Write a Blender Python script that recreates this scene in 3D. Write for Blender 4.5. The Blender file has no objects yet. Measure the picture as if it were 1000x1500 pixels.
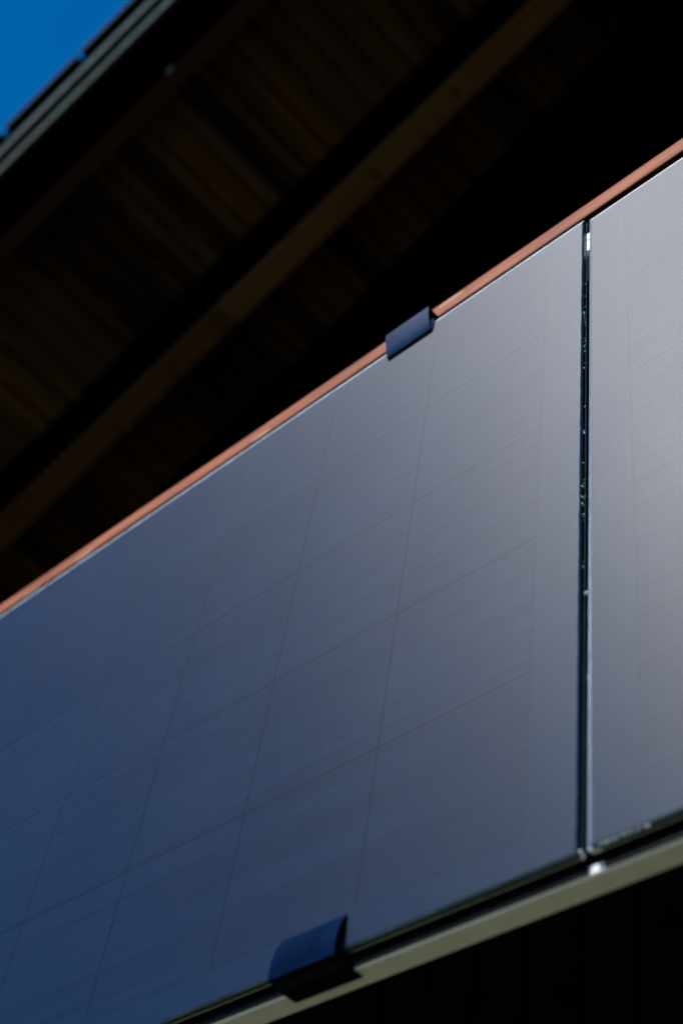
import bpy, bmesh, math, random
from mathutils import Vector, Matrix, Euler
random.seed(7)
S = bpy.context.scene
COL = S.collection
R = math.radians

# ------------------------------------------------------------------ helpers
def link(name, me, mats, parent=None, at=(0, 0, 0), smooth=False):
    o = bpy.data.objects.new(name, me)
    COL.objects.link(o)
    for m in (mats if isinstance(mats, (list, tuple)) else [mats]):
        me.materials.append(m)
    if smooth:
        for p in me.polygons:
            p.use_smooth = True
    o.parent = parent
    o.location = at
    return o

def base_of(parent):
    """world position of a thing/part chain (no rotations are used)"""
    v = Vector((0, 0, 0))
    while parent is not None:
        v += Vector(parent.location)
        parent = parent.parent
    return v

def finish(name, bm, mats, parent=None, smooth=False, shift=True):
    """bm holds world coordinates; stored relative to the parent chain"""
    if shift and parent is not None:
        bmesh.ops.translate(bm, verts=bm.verts, vec=-base_of(parent))
    bmesh.ops.recalc_face_normals(bm, faces=bm.faces)
    me = bpy.data.meshes.new(name)
    bm.to_mesh(me)
    bm.free()
    return link(name, me, mats, parent, smooth=smooth)

def thing(name, label, cat, loc=(0, 0, 0), group=None):
    o = bpy.data.objects.new(name, None)
    o.empty_display_size = .1
    COL.objects.link(o)
    o.location = loc
    o['label'] = label
    o['category'] = cat
    if group:
        o['group'] = group
    return o

def box(bm, x0, x1, y0, y1, z0, z1, bevel=0, seg=1, mat=0):
    vs = [bm.verts.new(p) for p in ((x0, y0, z0), (x1, y0, z0), (x1, y1, z0), (x0, y1, z0),
                                    (x0, y0, z1), (x1, y0, z1), (x1, y1, z1), (x0, y1, z1))]
    fs = [bm.faces.new([vs[i] for i in q]) for q in
          ((0, 3, 2, 1), (4, 5, 6, 7), (0, 1, 5, 4), (1, 2, 6, 5), (2, 3, 7, 6), (3, 0, 4, 7))]
    for f in fs:
        f.material_index = mat
    if bevel:
        es = list({e for f in fs for e in f.edges})
        bmesh.ops.bevel(bm, geom=es, offset=bevel, segments=seg, affect='EDGES', profile=.5)
    return fs

def extrude_x(bm, prof, x0, x1, mat=0):
    """prof: closed (y,z) polygon, swept from x0 to x1"""
    a = [bm.verts.new((x0, y, z)) for y, z in prof]
    b = [bm.verts.new((x1, y, z)) for y, z in prof]
    n = len(prof)
    fs = [bm.faces.new(a), bm.faces.new(b[::-1])]
    for i in range(n):
        fs.append(bm.faces.new((a[i], b[i], b[(i + 1) % n], a[(i + 1) % n])))
    for f in fs:
        f.material_index = mat
    return fs

def smooth_line(pts, sub=4):
    """Catmull-Rom through 2-D points"""
    out = []
    P = [pts[0]] + list(pts) + [pts[-1]]
    for i in range(1, len(P) - 2):
        p0, p1, p2, p3 = P[i - 1], P[i], P[i + 1], P[i + 2]
        for k in range(sub):
            t = k / sub
            out.append(tuple(.5 * (2 * p1[j] + (p2[j] - p0[j]) * t + (2 * p0[j] - 5 * p1[j] + 4 * p2[j] - p3[j]) * t * t
                                   + (3 * p1[j] - p0[j] - 3 * p2[j] + p3[j]) * t ** 3) for j in (0, 1)))
    out.append(tuple(pts[-1]))
    return out

# ------------------------------------------------------------------ materials
class N:
    def __init__(s, name):
        s.m = bpy.data.materials.new(name)
        s.m.use_nodes = True
        s.t = s.m.node_tree
        s.b = s.t.nodes['Principled BSDF']
    def new(s, kind, **kw):
        n = s.t.nodes.new(kind)
        for k, v in kw.items():
            setattr(n, k, v)
        return n
    def link(s, a, b):
        s.t.links.new(a, b)
    def math(s, op, a, b=None, c=None, clamp=False):
        n = s.new('ShaderNodeMath', operation=op, use_clamp=clamp)
        for i, v in enumerate((a, b, c)):
            if v is None:
                continue
            if isinstance(v, (int, float)):
                n.inputs[i].default_value = v
            else:
                s.link(v, n.inputs[i])
        return n.outputs[0]
    def pos(s):
        g = s.new('ShaderNodeNewGeometry')
        return g.outputs['Position']
    def sep(s, v):
        n = s.new('ShaderNodeSeparateXYZ')
        s.link(v, n.inputs[0])
        return n.outputs
    def scaled(s, v, sc, rot=(0, 0, 0)):
        n = s.new('ShaderNodeMapping')
        n.inputs['Scale'].default_value = sc
        n.inputs['Rotation'].default_value = rot
        s.link(v, n.inputs['Vector'])
        return n.outputs[0]
    def noise(s, v, scale, detail=3, rough=.5):
        n = s.new('ShaderNodeTexNoise')
        n.inputs['Scale'].default_value = scale
        n.inputs['Detail'].default_value = detail
        n.inputs['Roughness'].default_value = rough
        s.link(v, n.inputs['Vector'])
        return n.outputs['Fac']
    def ramp(s, f, stops):
        n = s.new('ShaderNodeValToRGB')
        cr = n.color_ramp
        while len(cr.elements) < len(stops):
            cr.elements.new(.5)
        for e, (p, c) in zip(cr.elements, stops):
            e.position = p
            e.color = (*c, 1)
        s.link(f, n.inputs[0])
        return n.outputs[0]
    def mix(s, f, a, b):
        n = s.new('ShaderNodeMix', data_type='RGBA')
        for sock, v in ((n.inputs['Factor'], f), (n.inputs['A'], a), (n.inputs['B'], b)):
            if isinstance(v, (int, float)):
                sock.default_value = v
            elif isinstance(v, tuple):
                sock.default_value = (*v, 1)
            else:
                s.link(v, sock)
        return n.outputs['Result']
    def set(s, **kw):
        for k, v in kw.items():
            k = k.replace('_', ' ')
            if isinstance(v, tuple):
                v = (*v, 1)
            if isinstance(v, (int, float, tuple)):
                s.b.inputs[k].default_value = v
            else:
                s.link(v, s.b.inputs[k])
        return s
    def bump(s, h, strength, dist):
        n = s.new('ShaderNodeBump')
        n.inputs['Strength'].default_value = strength
        n.inputs['Distance'].default_value = dist
        s.link(h, n.inputs['Height'])
        s.link(n.outputs[0], s.b.inputs['Normal'])

def simple(name, col, rough, metal=0, spec=.5, var=.25, scale=60, bump=0):
    n = N(name)
    p = n.pos()
    f = n.noise(p, scale, 4, .6)
    lo = tuple(c * (1 - var) for c in col)
    hi = tuple(min(1, c * (1 + var)) for c in col)
    n.set(Base_Color=n.ramp(f, [(.3, lo), (.7, hi)]), Roughness=n.math('MULTIPLY_ADD', f, .25, rough - .12), Metallic=metal)
    n.b.inputs['Specular IOR Level'].default_value = spec
    if bump:
        n.bump(f, 1, bump)
    return n.m

CELL = .182
ROWZ = -.5421
def module_glass(name, x_edge_cell, sign, x0, x1, ztop):
    """black glass-glass module: cell grid, busbars and prismatic grain on the front face"""
    n = N(name)
    p = n.pos()
    sx, sy, sz = n.sep(p)
    u = n.math('DIVIDE', n.math('SUBTRACT', sx, x_edge_cell), CELL)
    v = n.math('DIVIDE', n.math('SUBTRACT', sz, ROWZ), .1809)
    def line(w, half):
        d = n.math('ABSOLUTE', n.math('SUBTRACT', n.math('FRACT', n.math('ADD', w, .5)), .5))
        mr = n.new('ShaderNodeMapRange', interpolation_type='SMOOTHSTEP')
        n.link(d, mr.inputs[0])
        mr.inputs[1].default_value = half * .45
        mr.inputs[2].default_value = half * 1.35
        mr.inputs[3].default_value = 1
        mr.inputs[4].default_value = 0
        return mr.outputs[0]
    lu = line(u, .0085)
    lv = line(v, .0085)
    grid = n.math('MAXIMUM', lu, lv)
    # inside of the cell field
    us = n.math('MULTIPLY', u, sign)
    in_u = n.math('LESS_THAN', us, 0.006)
    in_v = n.math('MULTIPLY', n.math('GREATER_THAN', v, -.004), n.math('LESS_THAN', v, 5.004))
    inside = n.math('MULTIPLY', in_u, in_v)
    # second, outer foil edge round the cell field
    in_u2 = n.math('LESS_THAN', us, .158)
    in_v2 = n.math('MULTIPLY', n.math('GREATER_THAN', v, .05), n.math('LESS_THAN', v, 5.08))
    foil = n.math('MULTIPLY', in_u2, in_v2)
    # fade of the wiring with irregular contact
    patch = n.noise(p, 3.1, 2, .5)
    fine = n.noise(n.scaled(p, (3.2, 1, 150)), 1, 3, .6)
    fine2 = n.noise(n.scaled(p, (1.2, 1, 46)), 1, 2, .5)
    streak = n.math('MULTIPLY', n.math('ADD', n.math('MULTIPLY', fine, .55), n.math('MULTIPLY', fine2, .45)), inside)
    cellc = n.ramp(n.math('MULTIPLY_ADD', patch, .3, n.math('MULTIPLY', streak, .7)),
                   [(.38, (.0006, .0072, .0275)), (.62, (.0036, .0168, .0470))])  # cell tone, with blue added for the reflected sky
    bord = n.ramp(patch, [(.3, (.0004, .0142, .0415)), (.7, (.0016, .0160, .0450))])
    foilc = n.mix(.5, bord, (.0020, .0140, .039))
    c = n.mix(foil, bord, foilc)
    c = n.mix(inside, c, cellc)
    inl = n.math('MULTIPLY', n.math('LESS_THAN', us, -.03), n.math('MULTIPLY', n.math('GREATER_THAN', v, .03), n.math('LESS_THAN', v, 4.97)))
    gl = n.math('MAXIMUM', n.math('MULTIPLY', grid, inl), n.math('MULTIPLY', n.math('MULTIPLY', grid, inside), .30))
    c = n.mix(n.math('MULTIPLY', gl, .95), c, (.0001, .0025, .012))
    # thin pale dust specks
    sp = n.new('ShaderNodeTexVoronoi', feature='F1')
    sp.inputs['Scale'].default_value = 34
    n.link(p, sp.inputs['Vector'])
    dust = n.math('LESS_THAN', sp.outputs['Distance'], .030)
    rnd = n.math('GREATER_THAN', n.sep(sp.outputs['Color'])[0], .72)
    dustm = n.math('MULTIPLY', n.math('MULTIPLY', dust, rnd), .16)
    c = n.mix(dustm, c, (.25, .27, .30))
    grain = n.noise(p, 900, 2, .75)
    smear = n.noise(n.scaled(p, (2.5, 1, 1.2), (0, R(24), 0)), 3.2, 4, .55)
    rough = n.math('MULTIPLY_ADD', smear, .06, PANEL_ROUGH - .030)
    n.set(Base_Color=c, Roughness=rough, IOR=1.5, Specular_Tint=(.955, .985, 1))
    specv = n.math('SUBTRACT', n.math('MULTIPLY_ADD', grain, .66, -.137), n.math('MULTIPLY', gl, .006))
    n.link(specv, n.b.inputs['Specular IOR Level'])
    n.bump(grain, .16, .0004)
    return n.m

PANEL_ROUGH = .450
M = {}
M['glass_l'] = module_glass('black_module_glass_a', .728, 1, 0, 0, 0)
M['glass_r'] = module_glass('black_module_glass_b', .842, -1, 0, 0, 0)
M['edge_lit'] = simple('sunlit_ground_edge', (.80, .83, .86), .45, spec=.6, scale=300, var=.2)
M['edge'] = simple('shaded_polished_edge', (.004, .012, .020), .22, spec=.35, scale=200)
M['edge_soft'] = simple('half_lit_glass_edge', (.17, .21, .25), .4, spec=.6, scale=300, var=.2)
M['back_edge'] = simple('rear_glass_edge', (.42, .44, .36), .4, scale=260, var=.35)
M['sealant'] = simple('clear_sealant', (.85, .88, .86), .3, spec=.6, scale=700)
M['anod'] = simple('sky_blue_anodised', (.0015, .026, .085), .40, metal=0, spec=.05, scale=14, var=.15)  # black clamp metal with the sky's reflection put into its base colour
M['anod_deep'] = simple('dim_sky_blue_anodised', (.0001, .008, .034), .42, metal=0, spec=.02, scale=22, var=.35)  # darker copy of that sky tone for the dimmer lower clamp
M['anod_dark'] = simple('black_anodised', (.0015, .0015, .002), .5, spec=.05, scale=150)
M['rubber'] = simple('grey_rubber', (.20, .20, .21), .7, scale=300)
M['white_paint'] = simple('white_powder_coat', (.80, .80, .78), .38, scale=90, var=.04)
M['bar'] = simple('handrail_shade_brown', (.0045, .0012, .0006), .8, spec=0, scale=40)  # dark tone for the shade below the handrail
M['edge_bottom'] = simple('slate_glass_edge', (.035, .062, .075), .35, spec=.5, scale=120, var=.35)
M['beam_paint'] = simple('cream_powder_coat', (.80, .77, .72), .42, scale=45, var=.06)
M['zinc'] = simple('grey_zinc_flashing', (.72, .72, .78), .50, metal=0, scale=30, var=.3)
M['tile'] = simple('dark_concrete_tile', (.012, .011, .011), .8, spec=.2, scale=60)
M['black_board'] = simple('black_stain_shade_board', (.0010, .0008, .0006), .85, spec=0, scale=30)  # stain black; also stands for shade on rafter sides and the added beam
M['deck'] = simple('shade_dark_deck', (.0005, .0005, .0004), .9, spec=0, scale=20)  # near black stands for the shade under the balcony
M['wall'] = simple('shade_dark_wall', (.0005, .0004, .0003), .9, spec=0, scale=12)  # deep shade put into the wall colour

def wood_rail():
    n = N('red_brown_lacquered_wood')
    p = n.pos()
    g = n.noise(n.scaled(p, (9, 160, 160)), 1, 5, .65)
    big = n.noise(n.scaled(p, (3, 8, 8)), 2, 3, .5)
    c = n.ramp(n.math('MULTIPLY_ADD', g, .65, n.math('MULTIPLY', big, .35)),
               [(.34, (.20, .048, .020)), (.5, (.37, .108, .048)), (.68, (.52, .180, .092))])
    kn = n.new('ShaderNodeTexVoronoi', feature='F1')
    n.link(n.scaled(p, (7, 40, 40)), kn.inputs['Vector'])
    kn.inputs['Scale'].default_value = 1
    k = n.math('LESS_THAN', kn.outputs['Distance'], .16)
    c = n.mix(n.math('MULTIPLY', k, .45), c, (.74, .46, .30))
    n.set(Base_Color=c, Roughness=n.math('MULTIPLY_ADD', g, .2, .55))
    n.b.inputs['Specular IOR Level'].default_value = .10
    n.bump(g, .5, .0008)
    return n.m
M['wood_rail'] = wood_rail()

PH = R(28)
def roof_wood(name, lo, hi, gap_dark=False, board=.107):
    n = N(name)
    p = n.pos()
    x, y, z = n.sep(p)
    s = n.math('ADD', n.math('MULTIPLY', n.math('ABSOLUTE', n.math('SUBTRACT', x, .30)), -math.cos(PH)), n.math('MULTIPLY', z, math.sin(PH)))
    idx = n.math('FLOOR', n.math('DIVIDE', s, board))
    wn = n.new('ShaderNodeTexWhiteNoise', noise_dimensions='1D')
    n.link(idx, wn.inputs['W'])
    g = n.noise(n.scaled(p, (14, 2.0, 14)), 2.2, 5, .6)
    big = n.noise(n.scaled(p, (3, 1.6, 3)), 1.1, 3, .5)
    f = n.math('ADD', n.math('MULTIPLY', wn.outputs['Value'], .42), n.math('ADD', n.math('MULTIPLY', g, .33), n.math('MULTIPLY', big, .30)))
    c = n.ramp(f, [(.30, lo), (.72, hi)])
    kn = n.new('ShaderNodeTexVoronoi', feature='F1')
    kn.inputs['Scale'].default_value = 1
    n.link(n.scaled(p, (9, 4.5, 9)), kn.inputs['Vector'])
    k = n.math('LESS_THAN', kn.outputs['Distance'], .13)
    c = n.mix(n.math('MULTIPLY', k, .45), c, tuple(v * .3 for v in lo))
    n.set(Base_Color=c, Roughness=.75)
    n.b.inputs['Specular IOR Level'].default_value = .15
    n.bump(g, .4, .002)
    return n.m
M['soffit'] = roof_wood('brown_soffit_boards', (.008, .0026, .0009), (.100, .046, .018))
M['rafter_red'] = roof_wood('red_brown_rafter', (.018, .005, .002), (.042, .015, .007), board=9)
M['rafter_brown'] = roof_wood('honey_brown_beam', (.060, .024, .008), (.16, .074, .028), board=9)

def ground_mat():
    n = N('meadow_ground')
    p = n.pos()
    a = n.noise(p, .15, 5, .6)
    b = n.noise(p, 9, 6, .7)
    f = n.math('ADD', n.math('MULTIPLY', a, .5), n.math('MULTIPLY', b, .5))
    n.set(Base_Color=n.ramp(f, [(.35, (.085, .10, .045)), (.65, (.20, .19, .12))]), Roughness=.95)
    n.b.inputs['Specular IOR Level'].default_value = .1
    n.bump(b, .6, .03)
    return n.m
M['ground'] = ground_mat()

# ------------------------------------------------------------------ setting
GZ = -2.87
bm = bmesh.new()
fine, far = 12, 900
ticks = [-far, -200, -60] + [-30 + i * 5 for i in range(13)] + [60, 200, far]
grid = [[bm.verts.new((x, y, GZ + (0 if abs(x) < 31 and abs(y) < 31 else .0))) for y in ticks] for x in ticks]
for i in range(len(ticks) - 1):
    for j in range(len(ticks) - 1):
        bm.faces.new((grid[i][j], grid[i + 1][j], grid[i + 1][j + 1], grid[i][j + 1]))
g = finish('ground', bm, M['ground'])
g['kind'] = 'structure'

# ------------------------------------------------------------------ solar panels
def solar_panel(label, x0, x1, zt, zb, mat, open_side):
    t = thing('solar_panel', label, 'solar panel', ((x0 + x1) / 2, 0, zb), 'glass solar panels hung on the balcony railing')
    # front glass with ground arris, material 0 = face, 1 = arris painted sunlit, 2 = edge painted shaded
    bm = bmesh.new()
    b = .0042
    fr = [(x0 + b, 0, zb + .0022), (x1 - b * .5, 0, zb + .0022), (x1 - b * .5, 0, zt - b * 1.3), (x0 + b, 0, zt - b * 1.3)]
    md = [(x0, .0016, zb), (x1, .0016, zb), (x1, .0016, zt), (x0, .0016, zt)]
    bk = [(x0, .0046, zb), (x1, .0046, zb), (x1, .0046, zt), (x0, .0046, zt)]
    # slightly irregular arris: subdivide along the edges
    def ring(c, k=90):
        out = []
        for i in range(4):
            a, d = Vector(c[i]), Vector(c[(i + 1) % 4])
            for q in range(k):
                out.append(a.lerp(d, q / k))
        return out
    rf, rm, rb = ring(fr), ring(md), ring(bk)
    rr = random.Random(3)
    for i, v in enumerate(rf):
        w = (rr.random() - .5) * .0007
        v.x += w; v.z += w
    vf = [bm.verts.new(v) for v in rf]
    vm = [bm.verts.new(v) for v in rm]
    vb = [bm.verts.new(v) for v in rb]
    f = bm.faces.new(vf); f.material_index = 0
    n = len(vf)
    for i in range(n):
        j = (i + 1) % n
        q = bm.faces.new((vm[i], vm[j], vf[j], vf[i])); q.material_index = 1 if 180 <= i < 270 else (3 if i >= 270 else (4 if i < 90 else 2))  # tone chosen per side for how light falls on the edge
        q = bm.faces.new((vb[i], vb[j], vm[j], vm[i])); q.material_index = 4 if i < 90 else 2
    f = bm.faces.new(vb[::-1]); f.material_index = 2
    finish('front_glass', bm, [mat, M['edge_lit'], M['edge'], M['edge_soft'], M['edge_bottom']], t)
    bm = bmesh.new()
    box(bm, x0 + .0006, x1 - .0006,   .0049, .0068, zb + .0004, zt - .0006)
    finish('cell_layer', bm, M['edge'], t)
    bm = bmesh.new()
    box(bm, x0 + .0002, x1 - .0002, .0070, .0082, zb, zt, bevel=.0003)
    finish('back_glass', bm, M['back_edge'], t)
    # junction box on the back
    bm = bmesh.new()
    xm = (x0 + x1) / 2
    box(bm, xm - .05, xm + .05, .0085, .026, zt - .30, zt - .22, bevel=.004, seg=2)
    finish('junction_box', bm, M['anod_dark'], t)
    # squeezed-out sealant residue along the edge at the gap and on the corner
    bm = bmesh.new()
    rs = random.Random(11 if open_side > 0 else 23)
    xe = x1 if open_side > 0 else x0
    def blob(x, y, z, r, sz=1.0):
        m = Matrix.Translation((x, y, z)) @ Euler((rs.random() * 3, rs.random() * 3, rs.random() * 3)).to_matrix().to_4x4() \
            @ Matrix.Diagonal((r, r * (.5 + rs.random() * .6), r * sz, 1))
        bmesh.ops.create_icosphere(bm, subdivisions=2, radius=1, matrix=m)
    if open_side > 0:
        for k in range(34):
            z = rs.choice([rs.gauss(-.14, .05), rs.uniform(-.25, .25), rs.gauss(.11, .02)])
            blob(xe + .0001, rs.uniform(.0028, .0065), z, rs.uniform(.0004, .0012), rs.uniform(1, 2.6))
        for k in range(7):
            blob(xe + .0002, .0022 + k * .0006, .175 - k * .004 + rs.uniform(-.001, .001), .0009, 1.6)
        for k in range(6):
            blob(xe - .001 * rs.random(), .003 + rs.random() * .004, zb + .001 + rs.random() * .004, .0022)
    else:
        for z in (-.385, -.392, -.3985, -.372, -.44, -.47, -.52):
            blob(xe - .0001, .002 + rs.random() * .002, z, rs.uniform(.0008, .0016), 1.3)
        for k in range(7):
            blob(xe + .001 + .0025 * rs.random() * 3, .002 + rs.random() * .004, zb - .0006 + rs.random() * .003, .0019)
        for k in range(12):
            blob(xe + .01 + .004 * k + rs.random() * .003, .0012 + rs.random() * .001, zb + .0002, rs.uniform(.0006, .0014), 1.5)
    finish('edge_sealant', bm, M['sealant'], t, smooth=True)['kind'] = 'stuff'
    return t

ZT, ZB = .3861, -.5785
pl = solar_panel('long black glass solar panel on the left, held by both blue black clamps', -1.146, .7817, ZT, ZB, M['glass_l'], 1)
pr = solar_panel('black glass solar panel right of the narrow gap, cut off by the photo edge', .7900, 2.74, ZT - .0095, ZB + .001, M['glass_r'], -1)
# small spacer tab in the gap
bm = bmesh.new()
box(bm, .7850, .7898, .0015, .0040, -.2955, -.2915, bevel=.0004)
tab = finish('spacer_tab', bm, M['rubber'], None)
tab['label'] = 'tiny pale spacer tab bridging the dark gap between the two solar panels'
tab['category'] = 'spacer'

# ------------------------------------------------------------------ balcony railing
rail = thing('balcony_railing', 'metal balcony railing with red brown wooden handrail behind the solar panels', 'railing', (.5, .05, -.64))
bm = bmesh.new()
prof = []
y0, y1, z0, z1, r = .0208, .086, .438, .4745, .0085
for cx, cz, a0 in ((y0 + r, z0 + .004, 180), (y1 - r, z0 + r, 270), (y1 - r, z1 - r, 0), (y0 + r, z1 - r, 90)):
    rr_ = .004 if (cx < .05 and cz < .45) else r
    cx2 = y0 + rr_ if cx < .05 else cx
    for k in range(6):
        a = R(a0 + 18 * k)
        prof.append((cx2 + rr_ * math.cos(a), cz + rr_ * math.sin(a)))
# profile runs: lower front, lower back, upper back, upper front
nseg = 60
xs = [-1.9 + (4.9) * i / nseg for i in range(nseg + 1)]
rows = []
for x in xs:
    w = .0007 * math.sin(x * 3.1) + .0003 * math.sin(x * 11)
    rows.append([bm.verts.new((x, y + w, z + w * .6)) for y, z in prof])
npf = len(prof)
for a, b_ in zip(rows[:-1], rows[1:]):
    for i in range(npf):
        bm.faces.new((a[i], b_[i], b_[(i + 1) % npf], a[(i + 1) % npf]))
bm.faces.new(rows[0]); bm.faces.new(rows[-1][::-1])
h = finish('handrail', bm, M['wood_rail'], rail, smooth=True)
bm = bmesh.new()
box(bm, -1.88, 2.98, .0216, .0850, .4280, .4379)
finish('handrail_shade_bar', bm, M['bar'], rail)  # bar added to put dark shade under the handrail
bm = bmesh.new()
box(bm, -1.85, 2.95, .0278, .0308, .3877, .3898)
finish('groove_shade_strip', bm, M['rubber'], rail)  # grey strip stands for the shade inside the rail groove
bm = bmesh.new()
extrude_x(bm, [(.028, .349), (.028, .3870), (.031, .3875), (.031, .3900), (.028, .3905), (.028, .4040), (.029, .405), (.056, .405), (.056, .348), (.029, .348)], -1.85, 2.95)
finish('top_rail', bm, M['white_paint'], rail)
bm = bmesh.new()
extrude_x(bm, [(.0140, -.5928), (.0122, -.5912), (.0122, -.5842), (.0132, -.5832), (.0350, -.5832), (.0360, -.5842), (.0360, -.5918), (.0350, -.5928)], -1.85, 2.95)
finish('bottom_rail', bm, M['beam_paint'], rail)
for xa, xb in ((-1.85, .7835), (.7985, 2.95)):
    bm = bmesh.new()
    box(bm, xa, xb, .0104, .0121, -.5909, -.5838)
    finish('rail_shade_strip', bm, M['anod_dark'], rail)  # dark strip stands for shade on the rail front, open at the gap
for x in (-1.5, 2.6):
    bm = bmesh.new()
    box(bm, x - .02, x + .02, .0565, .0865, -.72, .4278, bevel=.002)
    finish('post', bm, M['white_paint'], rail)
    bm = bmesh.new()
    box(bm, x - .02, x + .02, .087, .199, -.71, -.67, bevel=.002)
    finish('post_bracket', bm, M['white_paint'], rail)
for x in (-.9, -.45, 0, .32, 1.2, 1.65, 2.1):
    bm = bmesh.new()
    box(bm, x - .006, x + .006, .0285, .0345, -.5830, .3478)
    finish('baluster', bm, M['anod_dark'], rail)
    bm = bmesh.new()
    box(bm, x - .01, x + .01, .040, .048, .4052, .4278)
    finish('handrail_bracket', bm, M['anod_dark'], rail)

# ------------------------------------------------------------------ clamps
ct = thing('panel_clamp', 'small blue black clamp hooked over the top edge of the solar panel at the handrail', 'clamp', (.497, -.006, .36), 'clamps gripping the solar panel edges')
outer = smooth_line([(-.0130, .4066), (-.0124, .398), (-.0103, .385), (-.0073, .372), (-.0042, .3632)], 5)
inner = smooth_line([(-.0018, .3655), (-.0052, .374), (-.0082, .386), (-.0100, .397), (-.0103, .4036)], 4)
bm = bmesh.new()
extrude_x(bm, outer + [(-.0002, .3585), (-.0002, .3600)] + inner + [(.0242, .4036), (.0242, .3950), (.0276, .3950), (.0276, .4066)], .4590, .5355)
def shade_faces(o):  # blackens down-facing and end faces as painted shade
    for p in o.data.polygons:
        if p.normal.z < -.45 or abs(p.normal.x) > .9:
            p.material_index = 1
shade_faces(finish('hook', bm, [M['anod'], M['anod_dark']], ct))
bm = bmesh.new()
box(bm, .4595, .5368, -.0028, -.0003, .3665, .3900, bevel=.0008)
finish('rubber_pad', bm, M['rubber'], ct)
bm = bmesh.new()
extrude_x(bm, smooth_line([(-.0112, .4066), (-.0096, .4100), (-.0070, .4100), (-.0040, .4066)], 3), .4600, .5350)
finish('cover_cap', bm, M['anod_dark'], ct)

cb = thing('panel_clamp', 'larger curved blue black clamp cradling the bottom edge of the solar panel', 'clamp', (.495, .01, -.59), 'clamps gripping the solar panel edges')
bm = bmesh.new()
front = smooth_line([(-.0004, -.5440), (-.0022, -.5470), (-.0055, -.5540), (-.0083, -.5640), (-.0098, -.5750), (-.0094, -.5885)], 6)
prof = front + [(.0060, -.5900), (.0100, -.5900), (.0100, -.5795), (-.0004, -.5795), (-.0004, -.5500)]
extrude_x(bm, prof, .4600, .5385)
shade_faces(finish('hook', bm, [M['anod_deep'], M['anod_dark']], cb))
bm = bmesh.new()
box(bm, .4620, .5365, .0105, .0355, -.5829, -.5797, bevel=.0006)
finish('rail_seat', bm, M['anod_dark'], cb)
bm = bmesh.new()
extrude_x(bm, [(-.0030, -.5903), (.0100, -.5903), (.0100, -.5931), (.0230, -.5931), (.0230, -.5945), (.0195, -.5962), (.0020, -.5962)], .4665, .5430)
finish('base_block', bm, M['anod_dark'], cb)

# ------------------------------------------------------------------ house with roof
house = thing('timber_house', 'dark timber gable house with boarded roof overhang above the balcony', 'house', (.15, 1.2, GZ))
D = Vector((math.cos(PH), .0, math.sin(PH)))
NN = Vector((-math.sin(PH), 0, math.cos(PH)))
PL = 3.756
XR = .30
s_r = (XR + math.sin(PH) * PL) / math.cos(PH)
SKEW = .03
def rp(s, y, n, side=0):
    P = D * s + NN * (PL + n) + Vector((0, y + SKEW * (s - .5), 0))
    if side:
        P.x = 2 * XR - P.x
    return P
def rbox(bm, s0, s1, y0, y1, n0, n1, side=0, mat=0):
    """box in roof coordinates; meets the ridge plane flush when s1 is None"""
    vs = []
    for n_ in (n0, n1):
        for (s_, y_) in ((s0, y0), (s1, y0), (s1, y1), (s0, y1)):
            if s_ is None:
                s_ = (XR + math.sin(PH) * (PL + n_)) / math.cos(PH) - .001
            vs.append(bm.verts.new(rp(s_, y_, n_, side)))
    for q in ((0, 3, 2, 1), (4, 5, 6, 7), (0, 1, 5, 4), (1, 2, 6, 5), (2, 3, 7, 6), (3, 0, 4, 7)):
        f = bm.faces.new([vs[i] for i in q]); f.material_index = mat
zr = rp(s_r, 0, 0).z
roof_bm = bmesh.new()
for side in (0, 1):
    rbox(roof_bm, -2.6, None, -.13, 6.2, .026, .075, side)
roof = finish('roof', roof_bm, M['black_board'], house)
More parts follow.
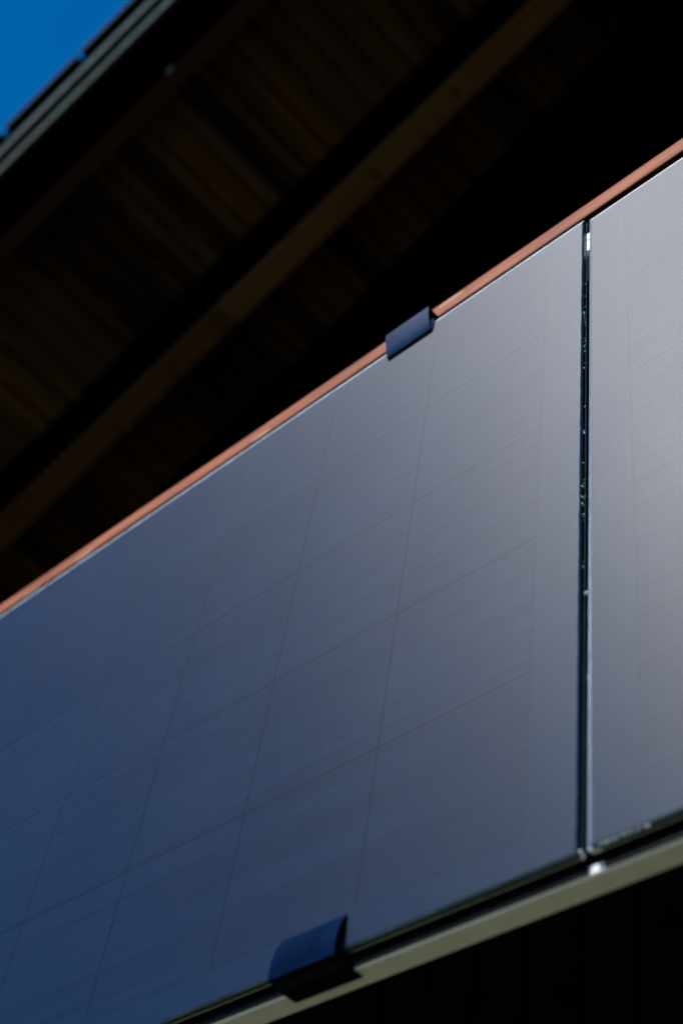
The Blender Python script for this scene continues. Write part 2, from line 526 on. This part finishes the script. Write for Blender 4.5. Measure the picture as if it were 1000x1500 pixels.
for side in (0, 1):
    bm = bmesh.new()
    k = -24
    rb_ = random.Random(5 + side)
    while True:
        s0 = k * .107; s1 = s0 + .096
        if s1 > s_r - .02: break
        dn = rb_.uniform(-.004, .004)
        rbox(bm, s0 + rb_.uniform(-.0012, .0012), s1 + rb_.uniform(-.0012, .0012), -.10, 1.179, dn, .020 + dn * .3, side)
        k += 1
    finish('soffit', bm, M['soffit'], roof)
    bm = bmesh.new()
    rbox(bm, -2.55, None, -.1145, -.100, -.215, .020, side)
    rbox(bm, -2.55, None, -.152, -.130, .000, .0215, side)
    finish('bargeboard', bm, M['black_board'], roof)
    bm = bmesh.new()
    rbox(bm, -2.55, None, -.0995, .018, -.212, -.190, side)
    finish('box_soffit', bm, M['black_board'], roof)
    bm = bmesh.new()
    rbox(bm, -2.55, None, .0185, .082, -.235, -.0045, side)
    finish('rafter', bm, M['rafter_red'], roof)
    bm = bmesh.new()
    rbox(bm, -2.55, None, .672, .764, -.449, -.0045, side)
    finish('rafter', bm, M['black_board'], roof)  # sides near black, their shade put into the colour
    bm = bmesh.new()
    rbox(bm, -2.55, None, .670, .766, -.470, -.4495, side)
    finish('rafter_lit_underside', bm, M['rafter_brown'], roof)  # added strip, the ground-lit underside put into its colour
    # zinc verge flashing: two rolled beads with a dark recess between
    bm = bmesh.new()
    for yc, nc, rad in ((-.162, .008, .0085), (-.121, -.008, .0078)):
        ring_a, ring_b = [], []
        for k in range(12):
            a = 2 * math.pi * k / 12
            ring_a.append(bm.verts.new(rp(-2.55, yc + rad * math.cos(a), nc + rad * math.sin(a), side)))
            sb = (XR + math.sin(PH) * (PL + nc + rad * math.sin(a))) / math.cos(PH) - .001
            ring_b.append(bm.verts.new(rp(sb, yc + rad * math.cos(a), nc + rad * math.sin(a), side)))
        for k in range(12):
            bm.faces.new((ring_a[k], ring_b[k], ring_b[(k + 1) % 12], ring_a[(k + 1) % 12]))
        bm.faces.new(ring_a); bm.faces.new(ring_b[::-1])
    finish('verge_flashing', bm, M['zinc'], roof, smooth=True)
    bm = bmesh.new()
    rbox(bm, -2.55, None, -.188, -.131, .022, .050, side)
    finish('verge_sun_blocker', bm, M['black_board'], roof)  # strip added under the tile gaps to keep sun off the beads
    # verge tiles, one by one, each lapping the one below
    k = -7
    while True:
        s0 = .168 + k * .386; s1 = s0 + .366
        if s0 > s_r - .1: break
        s1 = min(s1, s_r - .02)
        bm = bmesh.new()
        n0, n1 = .020, .038
        vs = []
        for s_, a, b_ in ((s0, n0 + .012, n0 + .036), (s1, n0, n0 + .02)):
            for y_ in (-.210, .05):
                vs.append([bm.verts.new(rp(s_, y_, a if y_ < 0 else a + .046, side)), bm.verts.new(rp(s_, y_, b_ if y_ < 0 else b_ + .046, side))])
        (a0, a1), (b0, b1), (c0, c1), (d0, d1) = vs
        for q in ((a0, b0, b1, a1), (c0, c1, d1, d0), (a0, a1, c1, c0), (b0, d0, d1, b1), (a1, b1, d1, c1), (a0, c0, d0, b0)):
            bm.faces.new(q)
        finish('roof_tile', bm, M['tile'], roof)
        k += 1
# small pale hook screwed to the verge soffit
bm = bmesh.new()
P = rp(.73, .015, -.232)
box(bm, P.x - .010, P.x + .010, P.y - .004, P.y + .006, P.z - .02, P.z + .012, bevel=.003, seg=2)
finish('cable_clip', bm, M['rubber'], roof)
# deep beam added to turn the upper right black, standing for shade
bm = bmesh.new()
box(bm, XR - .10, XR + .10, -.06, 1.179, zr - .62, zr - .06)
finish('added_shade_beam', bm, M['black_board'], roof)

# gable wall with window opening frames (vertical boards as grooves)
bm = bmesh.new()
wx0, wx1 = -3.6, 3.9
def zwall(x): return zr - abs(x - XR) * math.tan(PH) - .004
n = 60
for i in range(n):
    a = wx0 + (wx1 - wx0) * i / n
    b_ = wx0 + (wx1 - wx0) * (i + 1) / n - .008
    if a < XR < b_:
        b_ = XR
    v = [bm.verts.new(p) for p in ((a, 1.18, GZ), (b_, 1.18, GZ), (b_, 1.18, zwall(b_)), (a, 1.18, zwall(a)))]
    w = [bm.verts.new((q.co.x, 1.205, q.co.z)) for q in v]
    bm.faces.new(v); bm.faces.new(w[::-1])
    for k in range(4):
        bm.faces.new((v[k], v[(k + 1) % 4], w[(k + 1) % 4], w[k]))
finish('gable_wall', bm, M['wall'], house)
bm = bmesh.new()
v = [bm.verts.new(p) for p in ((wx0, 1.206, GZ), (wx1, 1.206, GZ), (wx1, 1.206, zwall(wx1)), (XR, 1.206, zwall(XR)), (wx0, 1.206, zwall(wx0)))]
w = [bm.verts.new((q.co.x, 6.0, q.co.z)) for q in v]
bm.faces.new(v); bm.faces.new(w[::-1])
for k in range(5):
    bm.faces.new((v[k], v[(k + 1) % 5], w[(k + 1) % 5], w[k]))
finish('house_body', bm, M['wall'], house)
deck_root = bmesh.new()
box(deck_root, -3.5, 3.8, .20, .235, -.84, -.64)
finish('deck_fascia', deck_root, M['deck'], house)
bm = bmesh.new()
for k in range(7):
    box(bm, -3.5, 3.8, .2355 + k * .1345, .2355 + k * .1345 + .130, -.668, -.640)
finish('balcony_deck', bm, M['deck'], house)
for x in [-3.2 + i * .75 for i in range(10)]:
    bm = bmesh.new()
    box(bm, x - .04, x + .04, .2365, 1.178, -.83, -.669)
    finish('deck_joist', bm, M['deck'], house)

# ------------------------------------------------------------------ camera
cam = bpy.data.cameras.new('camera')
co = bpy.data.objects.new('camera', cam)
COL.objects.link(co)
f_px = 2139.87
ax, ay, az = 2.4292, -.1292, .7444
co.matrix_world = Matrix.Translation((1.3373, -.7373, -1.2638)) @ (Matrix.Rotation(az, 4, 'Z') @ Matrix.Rotation(ay, 4, 'Y') @ Matrix.Rotation(ax, 4, 'X'))
cam.sensor_fit = 'VERTICAL'
cam.sensor_height = 36
cam.sensor_width = 24
cam.lens = f_px / 1500 * 36
cam.clip_start = .02
cam.clip_end = 3000
cam.dof.use_dof = True
cam.dof.focus_distance = 1.62
cam.dof.aperture_fstop = 3.4
S.camera = co

# ------------------------------------------------------------------ light
sd = Vector((-.32, -1, 1.13)).normalized()
sl = bpy.data.lights.new('sun', 'SUN')
sl.energy = 4.6
sl.angle = R(.53)
sl.color = (1, .98, .955)
so = bpy.data.objects.new('sun', sl)
COL.objects.link(so)
so.location = (3, -6, 9)
so.rotation_euler = sd.to_track_quat('Z', 'Y').to_euler()
W = bpy.data.worlds.new('World')
S.world = W
W.use_nodes = True
nt = W.node_tree
bg = nt.nodes['Background']
sky = nt.nodes.new('ShaderNodeTexSky')
sky.sky_type = 'NISHITA'
sky.sun_disc = False
sky.sun_elevation = math.asin(sd.z)
sky.sun_rotation = math.atan2(sd.x, sd.y)
sky.altitude = 1200
sky.air_density = 1.0
sky.dust_density = .3
sky.ozone_density = 4
hs = nt.nodes.new('ShaderNodeHueSaturation')
hs.inputs['Saturation'].default_value = 1.45
hs.inputs['Value'].default_value = 1.0
nt.links.new(sky.outputs[0], hs.inputs['Color'])
nt.links.new(hs.outputs[0], bg.inputs[0])
bg.inputs[1].default_value = .15

S.view_settings.view_transform = 'Standard'
S.view_settings.look = 'None'
S.view_settings.exposure = 0
S.view_settings.gamma = 1
